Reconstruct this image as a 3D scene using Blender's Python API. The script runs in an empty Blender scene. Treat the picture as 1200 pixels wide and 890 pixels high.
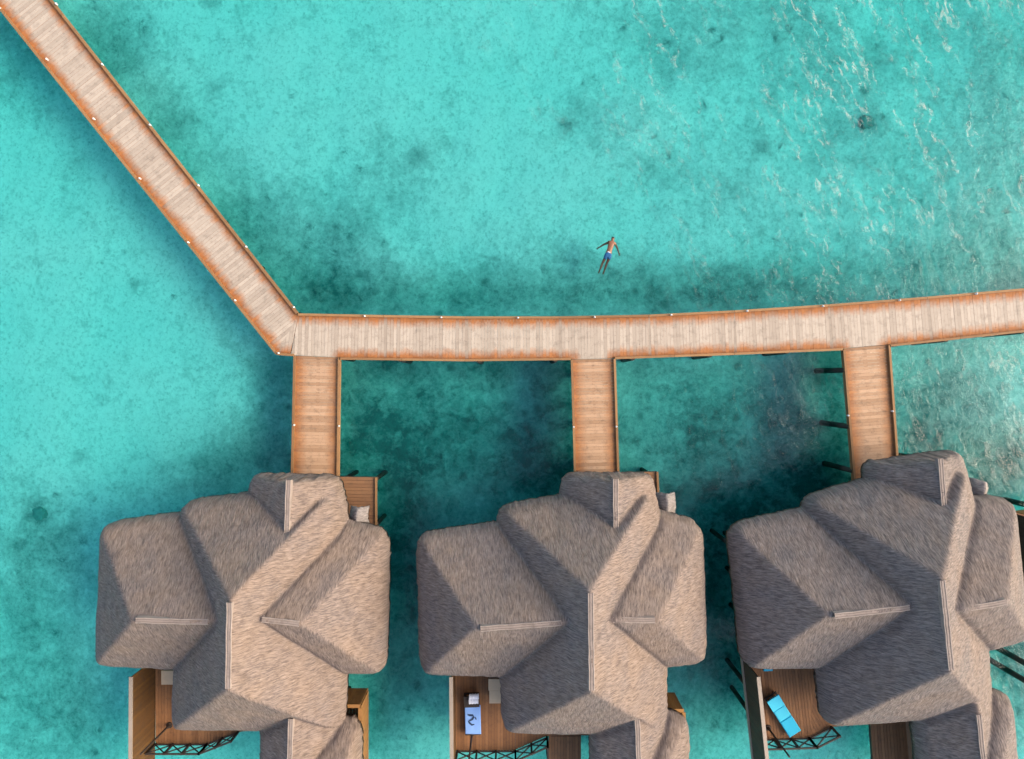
import bpy, bmesh, math, random
import numpy as np
from mathutils import Vector, Matrix, noise

random.seed(7)
rng = np.random.default_rng(11)
R = math.radians
scene = bpy.context.scene
COL = scene.collection

# ------------------------------------------------------------------ camera / survey
H = 40.0            # drone height above the water, metres
K = 0.043           # metres per survey pixel at water level


def P(px, py, z=0.0):
    """plan survey of the photograph: pixel + the height of the point -> metres"""
    s = K * (H - z) / H
    return Vector(((px - 600.0) * s, -(py - 445.0) * s, z))


def PP(pts, z):
    return [P(x, y, z) for x, y in pts]


# ------------------------------------------------------------------ object helpers
def tag(o, label=None, cat=None, group=None, kind=None):
    if label: o['label'] = label
    if cat: o['category'] = cat
    if group: o['group'] = group
    if kind: o['kind'] = kind
    return o


def empty(name, loc, label, cat, group=None, rotz=0.0):
    o = bpy.data.objects.new(name, None)
    o.empty_display_size = 0.3
    COL.objects.link(o)
    o.location = loc
    o.rotation_euler = (0, 0, rotz)
    return tag(o, label, cat, group)


class MB:
    """collects faces (world coordinates) and builds ONE mesh object"""

    def __init__(self):
        self.v, self.f, self.uv, self.tone = [], [], [], []

    def face(self, pts, uv=None, tone=0.5):
        i = len(self.v)
        self.v += [tuple(p) for p in pts]
        self.f.append(tuple(range(i, i + len(pts))))
        self.uv.append(uv if uv else [(p[0], p[1]) for p in pts])
        self.tone.append(tone)

    def prism(self, poly, z0, z1, tone=None, uvf=None):
        """poly: list of xy (ccw or cw), extruded from z0 to z1"""
        tone = random.random() if tone is None else tone
        a = sum(poly[i][0] * poly[(i + 1) % len(poly)][1] - poly[(i + 1) % len(poly)][0] * poly[i][1] for i in range(len(poly)))
        if a < 0: poly = poly[::-1]
        n = len(poly)
        uv = [uvf(p) for p in poly] if uvf else [(p[0], p[1]) for p in poly]
        self.face([(p[0], p[1], z1) for p in poly], uv, tone)
        self.face([(p[0], p[1], z0) for p in poly[::-1]], uv[::-1], tone)
        for i in range(n):
            a_, b_ = poly[i], poly[(i + 1) % n]
            self.face([(a_[0], a_[1], z0), (b_[0], b_[1], z0), (b_[0], b_[1], z1), (a_[0], a_[1], z1)],
                      [uv[i], uv[(i + 1) % n], uv[(i + 1) % n], uv[i]], tone)

    def beam(self, a, b, w, h, tone=None, up=(0, 0, 1)):
        a, b = Vector(a), Vector(b)
        tone = random.random() if tone is None else tone
        d = b - a
        L = d.length
        d = d.normalized()
        u = Vector(up)
        if abs(d.dot(u)) > 0.98: u = Vector((0, 1, 0))
        s = d.cross(u).normalized()
        t = s.cross(d).normalized()
        c = []
        for p in (a, b):
            for sx, sz in ((-1, -1), (1, -1), (1, 1), (-1, 1)):
                c.append(p + s * (sx * w / 2) + t * (sz * h / 2))
        for q in ((0, 1, 2, 3)[::-1], (4, 5, 6, 7), (0, 1, 5, 4), (1, 2, 6, 5), (2, 3, 7, 6), (3, 0, 4, 7)):
            self.face([c[k] for k in q], [((c[k] - a).dot(d), (c[k] - a).dot(s) + (c[k] - a).dot(t)) for k in q], tone)

    def tube(self, a, b, r0, r1=None, n=10, tone=0.5):
        r1 = r0 if r1 is None else r1
        a, b = Vector(a), Vector(b)
        d = (b - a).normalized()
        u = Vector((1, 0, 0)) if abs(d.z) > 0.9 else Vector((0, 0, 1))
        s = d.cross(u).normalized(); t = d.cross(s)
        L = (b - a).length
        ra = [a + (s * math.cos(2 * math.pi * k / n) + t * math.sin(2 * math.pi * k / n)) * r0 for k in range(n)]
        rb = [b + (s * math.cos(2 * math.pi * k / n) + t * math.sin(2 * math.pi * k / n)) * r1 for k in range(n)]
        for k in range(n):
            m = (k + 1) % n
            self.face([ra[m], ra[k], rb[k], rb[m]], [(0, m / n), (0, k / n), (L, k / n), (L, m / n)], tone)
        self.face(ra, None, tone)
        self.face(rb[::-1], None, tone)

    def build(self, name, mat, parent=None, smooth=False):
        me = bpy.data.meshes.new(name)
        v = self.v
        if parent is not None:
            inv = world_inv(parent)
            v = [tuple(inv @ Vector(p)) for p in v]
        me.from_pydata(v, [], self.f)
        uvl = me.uv_layers.new(name='UVMap')
        flat = [c for f in self.uv for p in f for c in p]
        uvl.data.foreach_set('uv', flat)
        at = me.attributes.new('tone', 'FLOAT', 'FACE')
        at.data.foreach_set('value', self.tone)
        me.materials.append(mat)
        if smooth:
            me.polygons.foreach_set('use_smooth', [True] * len(me.polygons))
        bm = bmesh.new(); bm.from_mesh(me)
        bmesh.ops.remove_doubles(bm, verts=bm.verts, dist=1e-4) if smooth else None
        bmesh.ops.recalc_face_normals(bm, faces=bm.faces)
        bm.to_mesh(me); bm.free()
        o = bpy.data.objects.new(name, me)
        COL.objects.link(o)
        if parent is not None: o.parent = parent
        return o


def world_inv(o):
    m = Matrix.Identity(4)
    while o is not None:
        m = (Matrix.Translation(o.location) @ o.rotation_euler.to_matrix().to_4x4()) @ m
        o = o.parent
    return m.inverted()


def copy_tree(o, parent=None):
    c = o.copy()
    COL.objects.link(c)
    if parent is not None: c.parent = parent
    for ch in [x for x in COL.objects if x.parent == o]:
        copy_tree(ch, c)
    return c


def clip_strip(poly, o, d, lo, hi):
    """clip a convex xy polygon to lo <= (p-o).d <= hi"""
    def cut(pts, f):
        out = []
        for i in range(len(pts)):
            a, b = pts[i], pts[(i + 1) % len(pts)]
            fa, fb = f(a), f(b)
            if fa >= 0: out.append(a)
            if fa * fb < 0:
                t = fa / (fa - fb)
                out.append((a[0] + (b[0] - a[0]) * t, a[1] + (b[1] - a[1]) * t))
        return out
    g = lambda p: (p[0] - o[0]) * d[0] + (p[1] - o[1]) * d[1]
    p = cut(poly, lambda q: g(q) - lo)
    return cut(p, lambda q: hi - g(q)) if len(p) > 2 else []


def boards(mb, poly, z, step, direction, width=0.19, gap=0.012, th=0.05, uvf=None):
    """lay boards over a convex polygon; `step` = unit xy vector across the boards"""
    poly = [(p[0], p[1]) for p in poly]
    o = poly[0]
    g = [(p[0] - o[0]) * step[0] + (p[1] - o[1]) * step[1] for p in poly]
    lo, hi = min(g), max(g)
    n = max(1, round((hi - lo) / width))
    w = (hi - lo) / n
    for k in range(n):
        q = clip_strip(poly, o, step, lo + k * w + gap / 2, lo + (k + 1) * w - gap / 2)
        if len(q) > 2:
            tone = random.random()
            off = random.random() * 50
            def uv(p):
                a = (p[0] - o[0]) * direction[0] + (p[1] - o[1]) * direction[1]
                b = (p[0] - o[0]) * step[0] + (p[1] - o[1]) * step[1]
                return (a + off, b)
            mb.prism(q, z - th, z + random.uniform(-.003, .003), tone, uvf if uvf else uv)


# ------------------------------------------------------------------ materials
def new_mat(name):
    m = bpy.data.materials.new(name)
    m.use_nodes = True
    nt = m.node_tree
    b = nt.nodes['Principled BSDF']
    return m, nt, nt.nodes, nt.links, b


def mixc(nt, a, b, fac, mode='MIX'):
    n = nt.nodes.new('ShaderNodeMix')
    n.data_type = 'RGBA'
    n.blend_type = mode
    n.clamp_factor = True
    for sock, val in ((n.inputs[0], fac), (n.inputs[6], a), (n.inputs[7], b)):
        if hasattr(val, 'is_linked'): nt.links.new(val, sock)
        elif isinstance(val, (int, float)): sock.default_value = val
        else: sock.default_value = (*val, 1) if len(val) == 3 else val
    return n.outputs[2]


def math_n(nt, op, a, b=None, c=None):
    n = nt.nodes.new('ShaderNodeMath'); n.operation = op
    for i, v in enumerate((a, b, c)):
        if v is None: continue
        if hasattr(v, 'is_linked'): nt.links.new(v, n.inputs[i])
        else: n.inputs[i].default_value = v
    return n.outputs[0]


def ramp(nt, fac, stops):
    n = nt.nodes.new('ShaderNodeValToRGB')
    nt.links.new(fac, n.inputs[0])
    e = n.color_ramp.elements
    while len(e) < len(stops): e.new(0.5)
    for k, (p, c) in enumerate(stops):
        e[k].position = p
        e[k].color = (c, c, c, 1) if isinstance(c, (int, float)) else (*c, 1)
    return n.outputs[0]


def noise_n(nt, vec, scale, detail=3.0, rough=0.55, dist=0.0):
    n = nt.nodes.new('ShaderNodeTexNoise')
    n.inputs['Scale'].default_value = scale
    n.inputs['Detail'].default_value = detail
    n.inputs['Roughness'].default_value = rough
    n.inputs['Distortion'].default_value = dist
    if vec is not None: nt.links.new(vec, n.inputs['Vector'])
    return n.outputs['Fac']


def mapping(nt, vec, scale=(1, 1, 1), rot=(0, 0, 0), loc=(0, 0, 0)):
    n = nt.nodes.new('ShaderNodeMapping')
    n.inputs['Scale'].default_value = scale
    n.inputs['Rotation'].default_value = rot
    n.inputs['Location'].default_value = loc
    nt.links.new(vec, n.inputs['Vector'])
    return n.outputs[0]


def streaked(nt, vec, deg, sx, sy):
    """coordinates stretched along a wave crest that runs `deg` off north"""
    return mapping(nt, mapping(nt, vec, rot=(0, 0, R(deg))), scale=(sx, sy, 1))


def coord(nt, which='Object'):
    return nt.nodes.new('ShaderNodeTexCoord').outputs[which]


def geo_pos(nt):
    return nt.nodes.new('ShaderNodeNewGeometry').outputs['Position']


def attr(nt, name, out='Fac'):
    n = nt.nodes.new('ShaderNodeAttribute'); n.attribute_name = name
    return n.outputs[out]


def bump(nt, height, strength=0.3, dist=0.02):
    n = nt.nodes.new('ShaderNodeBump')
    n.inputs['Strength'].default_value = strength
    n.inputs['Distance'].default_value = dist
    nt.links.new(height, n.inputs['Height'])
    return n.outputs[0]


def wood(name, dark, light, rough=0.75, grain=(1.2, 14, 1), dirt=0.35, worn=None, worn_lo=0.5, worn_hi=0.95):
    """boards: tone per board, grain along u, dirt; `worn` = bleached colour in the trodden middle (uv v-coordinate -1..1)"""
    m, nt, N, L, b = new_mat(name)
    uv = N.new('ShaderNodeUVMap'); uv.uv_map = 'UVMap'
    pos = geo_pos(nt)
    tone = attr(nt, 'tone')
    g = noise_n(nt, mapping(nt, uv.outputs[0], grain), 2.2, 4, 0.6)
    f = math_n(nt, 'ADD', math_n(nt, 'MULTIPLY', tone, 0.6), math_n(nt, 'MULTIPLY', g, 0.4))
    c = mixc(nt, dark, light, f)
    if worn:
        worn_d, worn_l = worn
        e = attr(nt, 'edge')
        w = noise_n(nt, pos, 1.6, 4, 0.6)
        w2 = noise_n(nt, pos, 9.0, 3, 0.6)
        a = math_n(nt, 'ADD', e, math_n(nt, 'MULTIPLY', math_n(nt, 'SUBTRACT', w, 0.5), 0.34))
        a = math_n(nt, 'ADD', a, math_n(nt, 'MULTIPLY', math_n(nt, 'SUBTRACT', w2, 0.5), 0.24))
        a = math_n(nt, 'ADD', a, math_n(nt, 'MULTIPLY', math_n(nt, 'SUBTRACT', tone, 0.5), 0.16))
        wc = mixc(nt, worn_d, worn_l, f)
        k = ramp(nt, a, [(worn_lo, 1.0), (worn_hi, 0.0)])
        c = mixc(nt, c, wc, k)
    d = noise_n(nt, pos, 3.1, 5, 0.65)
    dk = ramp(nt, d, [(0.5, 0.0), (0.72, 1.0)])
    c = mixc(nt, c, (0.045, 0.03, 0.02), math_n(nt, 'MULTIPLY', dk, dirt))
    sp = noise_n(nt, pos, 16.0, 2, 0.5)
    sk = ramp(nt, sp, [(0.66, 0.0), (0.74, 1.0)])
    c = mixc(nt, c, (0.03, 0.022, 0.016), math_n(nt, 'MULTIPLY', sk, 0.55))
    L.new(c, b.inputs['Base Color'])
    b.inputs['Roughness'].default_value = rough
    L.new(bump(nt, g, 0.35, 0.01), b.inputs['Normal'])
    return m


def plain(name, col, rough=0.6, var=0.15, scale=6.0, metal=0.0):
    m, nt, N, L, b = new_mat(name)
    n = noise_n(nt, geo_pos(nt), scale, 4, 0.6)
    c = mixc(nt, [x * (1 - var) for x in col], [min(1, x * (1 + var)) for x in col], n)
    L.new(c, b.inputs['Base Color'])
    b.inputs['Roughness'].default_value = rough
    b.inputs['Metallic'].default_value = metal
    L.new(bump(nt, n, 0.15, 0.02), b.inputs['Normal'])
    return m


M = {}
M['walk'] = wood('boardwalk_planks', (0.20, 0.066, 0.014), (0.38, 0.145, 0.040), worn=((0.30, 0.24, 0.178), (0.465, 0.385, 0.295)), worn_lo=0.46, worn_hi=0.85, dirt=0.32)
M['jetty'] = wood('jetty_planks', (0.20, 0.068, 0.017), (0.40, 0.168, 0.052), worn=((0.26, 0.145, 0.072), (0.50, 0.32, 0.19)), worn_lo=0.36, worn_hi=0.88, dirt=0.42)
M['kerb'] = wood('kerb_timber', (0.17, 0.08, 0.026), (0.32, 0.17, 0.065), dirt=0.3)
M['deck'] = wood('sun_deck_planks', (0.15, 0.062, 0.020), (0.31, 0.145, 0.055), dirt=0.35)
M['deck_entry'] = wood('entry_deck_planks', (0.12, 0.05, 0.02), (0.24, 0.12, 0.05), dirt=0.4)
M['screen'] = wood('screen_boards', (0.075, 0.032, 0.006), (0.15, 0.068, 0.012), dirt=0.5)
M['screen_shaded'] = wood('shaded_screen_boards', (0.03, 0.018, 0.008), (0.075, 0.045, 0.02), dirt=0.4)  # screen boards again, with the shade of the west face put into the colour
M['pale_cap'] = wood('weathered_cap', (0.24, 0.19, 0.14), (0.38, 0.31, 0.235), dirt=0.15)
M['dark_timber'] = wood('dark_timber', (0.018, 0.012, 0.009), (0.05, 0.032, 0.02), dirt=0.2)
M['pile'] = wood('pile_timber', (0.022, 0.019, 0.014), (0.05, 0.042, 0.03), dirt=0.5)
M['orange_timber'] = wood('oiled_timber', (0.20, 0.085, 0.018), (0.34, 0.165, 0.04), dirt=0.4)
M['wall'] = wood('wall_boards', (0.16, 0.09, 0.05), (0.26, 0.16, 0.09), dirt=0.3)
M['lamp_white'] = plain('white_lamp_cap', (0.62, 0.61, 0.58), 0.4, 0.05)
M['landing'] = wood('pale_landing', (0.30, 0.36, 0.27), (0.46, 0.52, 0.40), dirt=0.2)
M['glass'] = plain('window_glass', (0.03, 0.05, 0.06), 0.08, 0.1)


def thatch(name, grey, brown, pale):
    m, nt, N, L, b = new_mat(name)
    uv = N.new('ShaderNodeUVMap'); uv.uv_map = 'UVMap'
    pos = geo_pos(nt)
    wob = noise_n(nt, pos, 0.9, 2, 0.5)
    # fibres: u across the slope, v down the slope
    va = N.new('ShaderNodeVectorMath'); va.operation = 'ADD'
    cmb = N.new('ShaderNodeCombineXYZ')
    L.new(math_n(nt, 'MULTIPLY', math_n(nt, 'SUBTRACT', wob, 0.5), 0.3), cmb.inputs[0])
    L.new(uv.outputs[0], va.inputs[0]); L.new(cmb.outputs[0], va.inputs[1])
    f1 = noise_n(nt, mapping(nt, va.outputs[0], (16.0, 1.9, 1)), 1.0, 4, 0.72)
    f2 = noise_n(nt, mapping(nt, va.outputs[0], (34, 3.4, 1), loc=(3, 7, 0)), 1.0, 3, 0.7)
    big = noise_n(nt, pos, 0.55, 4, 0.6)
    mid = noise_n(nt, pos, 2.6, 4, 0.65)
    c = mixc(nt, grey, brown, ramp(nt, big, [(0.34, 0.0), (0.66, 1.0)]))
    fib = math_n(nt, 'ADD', math_n(nt, 'MULTIPLY', f1, 0.55), math_n(nt, 'MULTIPLY', f2, 0.45))
    c = mixc(nt, c, pale, ramp(nt, fib, [(0.48, 0.0), (0.68, 0.8)]))
    c = mixc(nt, c, [x * 0.28 for x in grey], ramp(nt, fib, [(0.31, 0.9), (0.50, 0.0)]))
    c = mixc(nt, c, [x * 0.5 for x in brown], math_n(nt, 'MULTIPLY', ramp(nt, mid, [(0.52, 0.0), (0.75, 1.0)]), 0.55))
    L.new(c, b.inputs['Base Color'])
    b.inputs['Roughness'].default_value = 0.95
    b.inputs['Specular IOR Level'].default_value = 0.15
    L.new(bump(nt, fib, 0.6, 0.04), b.inputs['Normal'])
    return m


THATCH = [thatch('palm_thatch', (0.158, 0.125, 0.108), (0.20, 0.145, 0.108), (0.37, 0.285, 0.225)),
          thatch('palm_thatch_tan', (0.155, 0.126, 0.112), (0.195, 0.144, 0.110), (0.36, 0.285, 0.23)),
          thatch('palm_thatch_grey', (0.145, 0.124, 0.114), (0.175, 0.134, 0.108), (0.36, 0.292, 0.245))]
M['thatch_pale'] = thatch('bleached_thatch', (0.21, 0.185, 0.168), (0.25, 0.215, 0.19), (0.42, 0.375, 0.34))
M['ridge'] = wood('ridge_cane', (0.165, 0.128, 0.104), (0.33, 0.265, 0.215), grain=(1, 20, 1), dirt=0.35)

# ------------------------------------------------------------------ sea bed and water
# px, py, rx, ry, extra depth, weed density  (darker bottoms; near the buildings also soft shade put into the colour)
BEDS = [
    (535, 485, 150, 80, .9, .60), (850, 490, 130, 80, .9, .70), (1110, 480, 90, 70, .8, .45), (470, 640, 34, 130, 1.2, .6),
    (535, 530, 150, 65, 1.2, .62), (450, 560, 60, 70, 1.2, .62), (640, 560, 60, 60, 1.2, .78), (535, 430, 170, 22, .6, .5), (425, 480, 30, 80, .6, .55), (655, 470, 30, 70, .6, .6),
    (870, 500, 130, 70, .7, .3), (860, 590, 120, 42, 1.0, .82), (955, 560, 46, 66, .9, .78), (845, 680, 42, 110, 1.4, .9), (470, 680, 40, 130, 1.0, .68), (960, 450, 30, 60, .8, .6),
    (838, 860, 50, 45, .2, .15), (835, 780, 40, 60, .9, .7),
    (1110, 470, 80, 60, .8, .38), (1165, 550, 90, 50, 1.8, .88), (1080, 520, 40, 40, 1.0, .6), (1190, 770, 40, 70, 1.4, .8),
    (520, 352, 190, 24, .7, 0.50), (400, 345, 60, 30, .6, 0.50), (760, 348, 170, 24, .6, 0.44), (1000, 325, 190, 40, .7, 0.40), (880, 340, 100, 28, .7, 0.40), (1150, 310, 90, 50, .6, 0.36),
    (318, 500, 40, 70, .3, .45), (270, 545, 60, 30, .5, .45), (330, 430, 30, 25, .4, .4),
    (200, 165, 45, 70, .2, .42), (130, 50, 50, 50, .4, .55), (285, 270, 50, 60, .4, .5), (370, 330, 60, 40, .5, .55), (400, 265, 80, 50, .2, .46), (480, 190, 50, 36, .0, .25),
    (15, 70, 50, 70, .5, .35), (90, 170, 30, 60, .2, .14),
    (770, 50, 80, 60, .2, 0.30), (700, 140, 50, 40, 0, 0.22), (770, 200, 70, 40, .1, 0.24), (735, 322, 80, 26, .1, 0.30), (650, 300, 50, 34, .1, 0.26), (560, 320, 70, 26, .2, 0.30), (860, 240, 70, 60, .1, 0.14),
    (950, 100, 110, 110, .4, 0.26), (1100, 60, 140, 100, .6, 0.22), (1185, 50, 50, 90, .6, 0.26), (880, 20, 80, 50, .2, 0.22), (1100, 220, 130, 80, .5, 0.24), (1180, 220, 60, 100, .4, 0.22),
    (35, 760, 70, 110, .35, .50), (60, 640, 50, 50, .1, .36), (90, 850, 60, 50, .3, .48), (25, 570, 30, 50, 0, .15),
    (280, 700, 150, 110, .8, .5), (660, 720, 160, 120, .9, .6), (1030, 720, 160, 130, 1.2, .65),
    (440, 830, 26, 50, .5, .5), (1016, 143, 13, 12, 0, .8), (47, 602, 15, 14, 0, .8), (75, 625, 12, 10, 0, .6), (30, 640, 12, 12, 0, .6),
    (490, 185, 14, 12, 0, .6), (662, 149, 10, 8, 0, .6), (894, 176, 10, 9, 0, .6), (160, 334, 9, 8, 0, .55), (754, 316, 11, 10, 0, .5), (247, 4, 12, 10, 0, .6), (96, 533, 9, 8, 0, .5), (255, 105, 10, 9, 0, .5),
]


def bed_fields(X, Y):
    dep = np.full(X.shape, 1.9)
    weed = np.full(X.shape, 0.04)
    for px, py, rx, ry, d, w in BEDS:
        c = P(px, py, -2.2)
        sx, sy = rx * K * 1.055, ry * K * 1.055
        q = ((X - c.x) / sx) ** 2 + ((Y - c.y) / sy) ** 2
        g = np.exp(-q * 0.9)
        dep = np.maximum(dep, 1.9 + d * .75 * g)
        weed = 1 - (1 - weed) * (1 - np.clip(w * g, 0, 1))
    return dep, weed


def build_seabed():
    half, n = 46.0, 230
    t = np.linspace(-half, half, n)
    ext = np.array([60, 90, 150, 300, 600, 990.0])
    xs = np.concatenate([-ext[::-1], t, ext])
    X, Y = np.meshgrid(xs, xs, indexing='xy')
    dep, weed = bed_fields(X, Y)
    Z = -dep
    for i in range(X.shape[0]):
        for j in range(X.shape[1]):
            if abs(X[i, j]) < 50 and abs(Y[i, j]) < 50:
                Z[i, j] += 0.22 * noise.noise((X[i, j] * .22, Y[i, j] * .22, 3.1)) + 0.09 * noise.noise((X[i, j] * .8, Y[i, j] * .8, 9.7))
    Z = np.minimum(Z, -0.9)
    m = X.shape[0]
    v = np.stack([X, Y, Z], -1).reshape(-1, 3)
    idx = np.arange(m * m).reshape(m, m)
    f = np.stack([idx[:-1, :-1], idx[:-1, 1:], idx[1:, 1:], idx[1:, :-1]], -1).reshape(-1, 4)
    me = bpy.data.meshes.new('seabed')
    me.from_pydata(v.tolist(), [], f.tolist())
    a = me.attributes.new('weed', 'FLOAT', 'POINT')
    a.data.foreach_set('value', weed.reshape(-1).astype(np.float32))
    me.polygons.foreach_set('use_smooth', [True] * len(me.polygons))
    o = bpy.data.objects.new('seabed', me)
    COL.objects.link(o)
    tag(o, 'pale sandy lagoon bottom with darker patches of weed and rubble, near the buildings also painted soft shade', kind='structure')
    mt, nt, N, L, b = new_mat('lagoon_sand')
    pos = geo_pos(nt)
    w = attr(nt, 'weed')
    n1 = noise_n(nt, pos, 0.45, 6, 0.68, 0.4)
    n2 = noise_n(nt, pos, 1.5, 5, 0.7, 0.6)
    n3 = noise_n(nt, pos, 4.2, 4, 0.7)
    # patchy cover: threshold falls where weed is dense
    n4 = noise_n(nt, pos, 11.0, 3, 0.7)
    cov = math_n(nt, 'ADD', math_n(nt, 'MULTIPLY', n1, 0.45), math_n(nt, 'MULTIPLY', n2, 0.40))
    cov = math_n(nt, 'ADD', cov, math_n(nt, 'MULTIPLY', n3, 0.19))
    cov = math_n(nt, 'ADD', cov, math_n(nt, 'MULTIPLY', n4, 0.07))
    cov = math_n(nt, 'ADD', cov, math_n(nt, 'MULTIPLY', w, 0.46))
    k = ramp(nt, cov, [(0.60, 0.0), (1.04, 1.0)])
    sand = mixc(nt, (0.76, 0.74, 0.69), (0.88, 0.87, 0.82), n1)
    sand = mixc(nt, sand, (0.46, 0.48, 0.42), ramp(nt, n3, [(0.50, 0.0), (0.72, 0.3)]))
    mot = noise_n(nt, mapping(nt, pos, (1, 1, 1), (0, 0, 1), (13, 5, 2)), 0.95, 6, 0.75, 0.5)
    sand = mixc(nt, sand, (0.36, 0.42, 0.38), ramp(nt, mot, [(0.53, 0.0), (0.70, 0.62)]))
    grit = noise_n(nt, pos, 7.0, 5, 0.8)
    sand = mixc(nt, sand, (0.95, 0.93, 0.86), ramp(nt, grit, [(0.50, 0.0), (0.70, 0.6)]))
    grit2 = noise_n(nt, mapping(nt, pos, (1, 1, 1), (0, 0, 2), (31, 8, 2)), 5.0, 5, 0.8)
    sand = mixc(nt, sand, (0.40, 0.44, 0.40), ramp(nt, grit2, [(0.51, 0.0), (0.66, 0.75)]))
    wv = mixc(nt, (0.010, 0.078, 0.076), (0.035, 0.19, 0.178), ramp(nt, math_n(nt, 'ADD', math_n(nt, 'MULTIPLY', mot, 0.6), math_n(nt, 'MULTIPLY', grit, 0.4)), [(0.38, 0.0), (0.64, 1.0)]))
    c = mixc(nt, sand, wv, k)
    sp = N.new('ShaderNodeTexVoronoi'); sp.inputs['Scale'].default_value = 0.75
    L.new(pos, sp.inputs['Vector'])
    thr = ramp(nt, math_n(nt, 'ADD', sp.outputs['Distance'], math_n(nt, 'MULTIPLY', math_n(nt, 'SUBTRACT', n3, 0.5), 0.5)), [(0.06, 1.0), (0.24, 0.0)])
    on = ramp(nt, math_n(nt, 'ADD', n2, math_n(nt, 'MULTIPLY', w, 0.35)), [(0.57, 0.0), (0.70, 0.75)])
    c = mixc(nt, c, (0.025, 0.135, 0.125), math_n(nt, 'MULTIPLY', thr, on))
    L.new(c, b.inputs['Base Color'])
    b.inputs['Roughness'].default_value = 0.95
    b.inputs['Specular IOR Level'].default_value = 0.0
    L.new(bump(nt, n2, 0.5, 0.12), b.inputs['Normal'])
    me.materials.append(mt)


build_seabed()


def build_water():
    me = bpy.data.meshes.new('water')
    bm = bmesh.new()
    bmesh.ops.create_cube(bm, size=1.0)
    for v in bm.verts:
        v.co = (v.co.x * 2000, v.co.y * 2000, (v.co.z - 0.5) * 9.0)
    bm.to_mesh(me); bm.free()
    o = bpy.data.objects.new('water', me)
    COL.objects.link(o)
    tag(o, 'clear shallow turquoise lagoon water with fine ripples', kind='structure')
    mt = bpy.data.materials.new('lagoon_water'); mt.use_nodes = True
    nt = mt.node_tree; N = nt.nodes; L = nt.links
    N.clear()
    out = N.new('ShaderNodeOutputMaterial')
    pos = geo_pos(nt)
    # ripples
    r1 = noise_n(nt, streaked(nt, pos, -24, 1.0, 0.4), 2.6, 4, 0.6, 0.5)
    r2 = noise_n(nt, pos, 7.0, 3, 0.6, 0.3)
    rip = math_n(nt, 'ADD', r1, math_n(nt, 'MULTIPLY', r2, 0.4))
    nrm = bump(nt, rip, 0.34, 0.10)
    tr = N.new('ShaderNodeBsdfTransparent')
    gl = N.new('ShaderNodeBsdfGlossy'); gl.inputs['Roughness'].default_value = 0.05
    L.new(nrm, gl.inputs['Normal'])
    fr = N.new('ShaderNodeFresnel'); fr.inputs['IOR'].default_value = 1.33
    L.new(nrm, fr.inputs['Normal'])
    mx = N.new('ShaderNodeMixShader')
    L.new(fr.outputs[0], mx.inputs[0]); L.new(tr.outputs[0], mx.inputs[1]); L.new(gl.outputs[0], mx.inputs[2])
    # wave glints painted in as thin pale diffuse lines, towards the east
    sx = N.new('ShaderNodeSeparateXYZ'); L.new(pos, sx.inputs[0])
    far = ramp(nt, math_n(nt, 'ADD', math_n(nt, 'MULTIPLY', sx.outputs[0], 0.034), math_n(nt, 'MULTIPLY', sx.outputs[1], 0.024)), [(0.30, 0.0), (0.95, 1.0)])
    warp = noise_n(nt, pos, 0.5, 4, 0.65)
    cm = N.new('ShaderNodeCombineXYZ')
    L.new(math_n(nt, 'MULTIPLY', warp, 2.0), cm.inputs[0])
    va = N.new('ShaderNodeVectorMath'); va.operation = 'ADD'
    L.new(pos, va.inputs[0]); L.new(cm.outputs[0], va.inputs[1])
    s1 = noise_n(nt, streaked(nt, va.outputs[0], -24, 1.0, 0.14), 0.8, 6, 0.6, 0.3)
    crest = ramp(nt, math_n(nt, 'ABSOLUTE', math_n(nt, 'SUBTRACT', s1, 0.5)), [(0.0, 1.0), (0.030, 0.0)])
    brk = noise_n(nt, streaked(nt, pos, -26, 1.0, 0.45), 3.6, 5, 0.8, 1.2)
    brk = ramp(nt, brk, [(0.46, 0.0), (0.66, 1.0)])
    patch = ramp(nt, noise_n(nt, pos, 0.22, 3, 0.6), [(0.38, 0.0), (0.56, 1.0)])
    glint = math_n(nt, 'MULTIPLY', math_n(nt, 'MULTIPLY', crest, brk), math_n(nt, 'MULTIPLY', far, patch))
    glint = math_n(nt, 'MULTIPLY', glint, 0.72)
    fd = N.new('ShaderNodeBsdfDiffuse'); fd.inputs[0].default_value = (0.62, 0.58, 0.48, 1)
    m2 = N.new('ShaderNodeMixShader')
    L.new(glint, m2.inputs[0]); L.new(mx.outputs[0], m2.inputs[1]); L.new(fd.outputs[0], m2.inputs[2])
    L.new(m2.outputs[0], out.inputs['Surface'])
    ab = N.new('ShaderNodeVolumeAbsorption')
    ab.inputs['Color'].default_value = (0.0, 0.955, 0.918, 1)
    ab.inputs['Density'].default_value = 0.385
    L.new(ab.outputs[0], out.inputs['Volume'])
    me.materials.append(mt)


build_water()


def bed_z(x, y):
    d, _ = bed_fields(np.array([[x]]), np.array([[y]]))
    return -float(d[0, 0])


# ------------------------------------------------------------------ boardwalk and jetties
DZ = 1.30


def set_edge(o, fn):
    me = o.data
    a = me.attributes.new('edge', 'FLOAT', 'POINT')
    inv = o.parent.location if o.parent else Vector((0, 0, 0))
    a.data.foreach_set('value', [fn(v.co + inv) for v in me.vertices])


def line_dist(p, a, b):
    d = (b - a)
    t = max(0.0, min(1.0, ((p.x - a.x) * d.x + (p.y - a.y) * d.y) / (d.x * d.x + d.y * d.y)))
    return math.hypot(p.x - a.x - d.x * t, p.y - a.y - d.y * t)


def split_boards(mb):
    """long boards get a vertex row every 0.25 m so the wear can follow them"""


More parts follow.
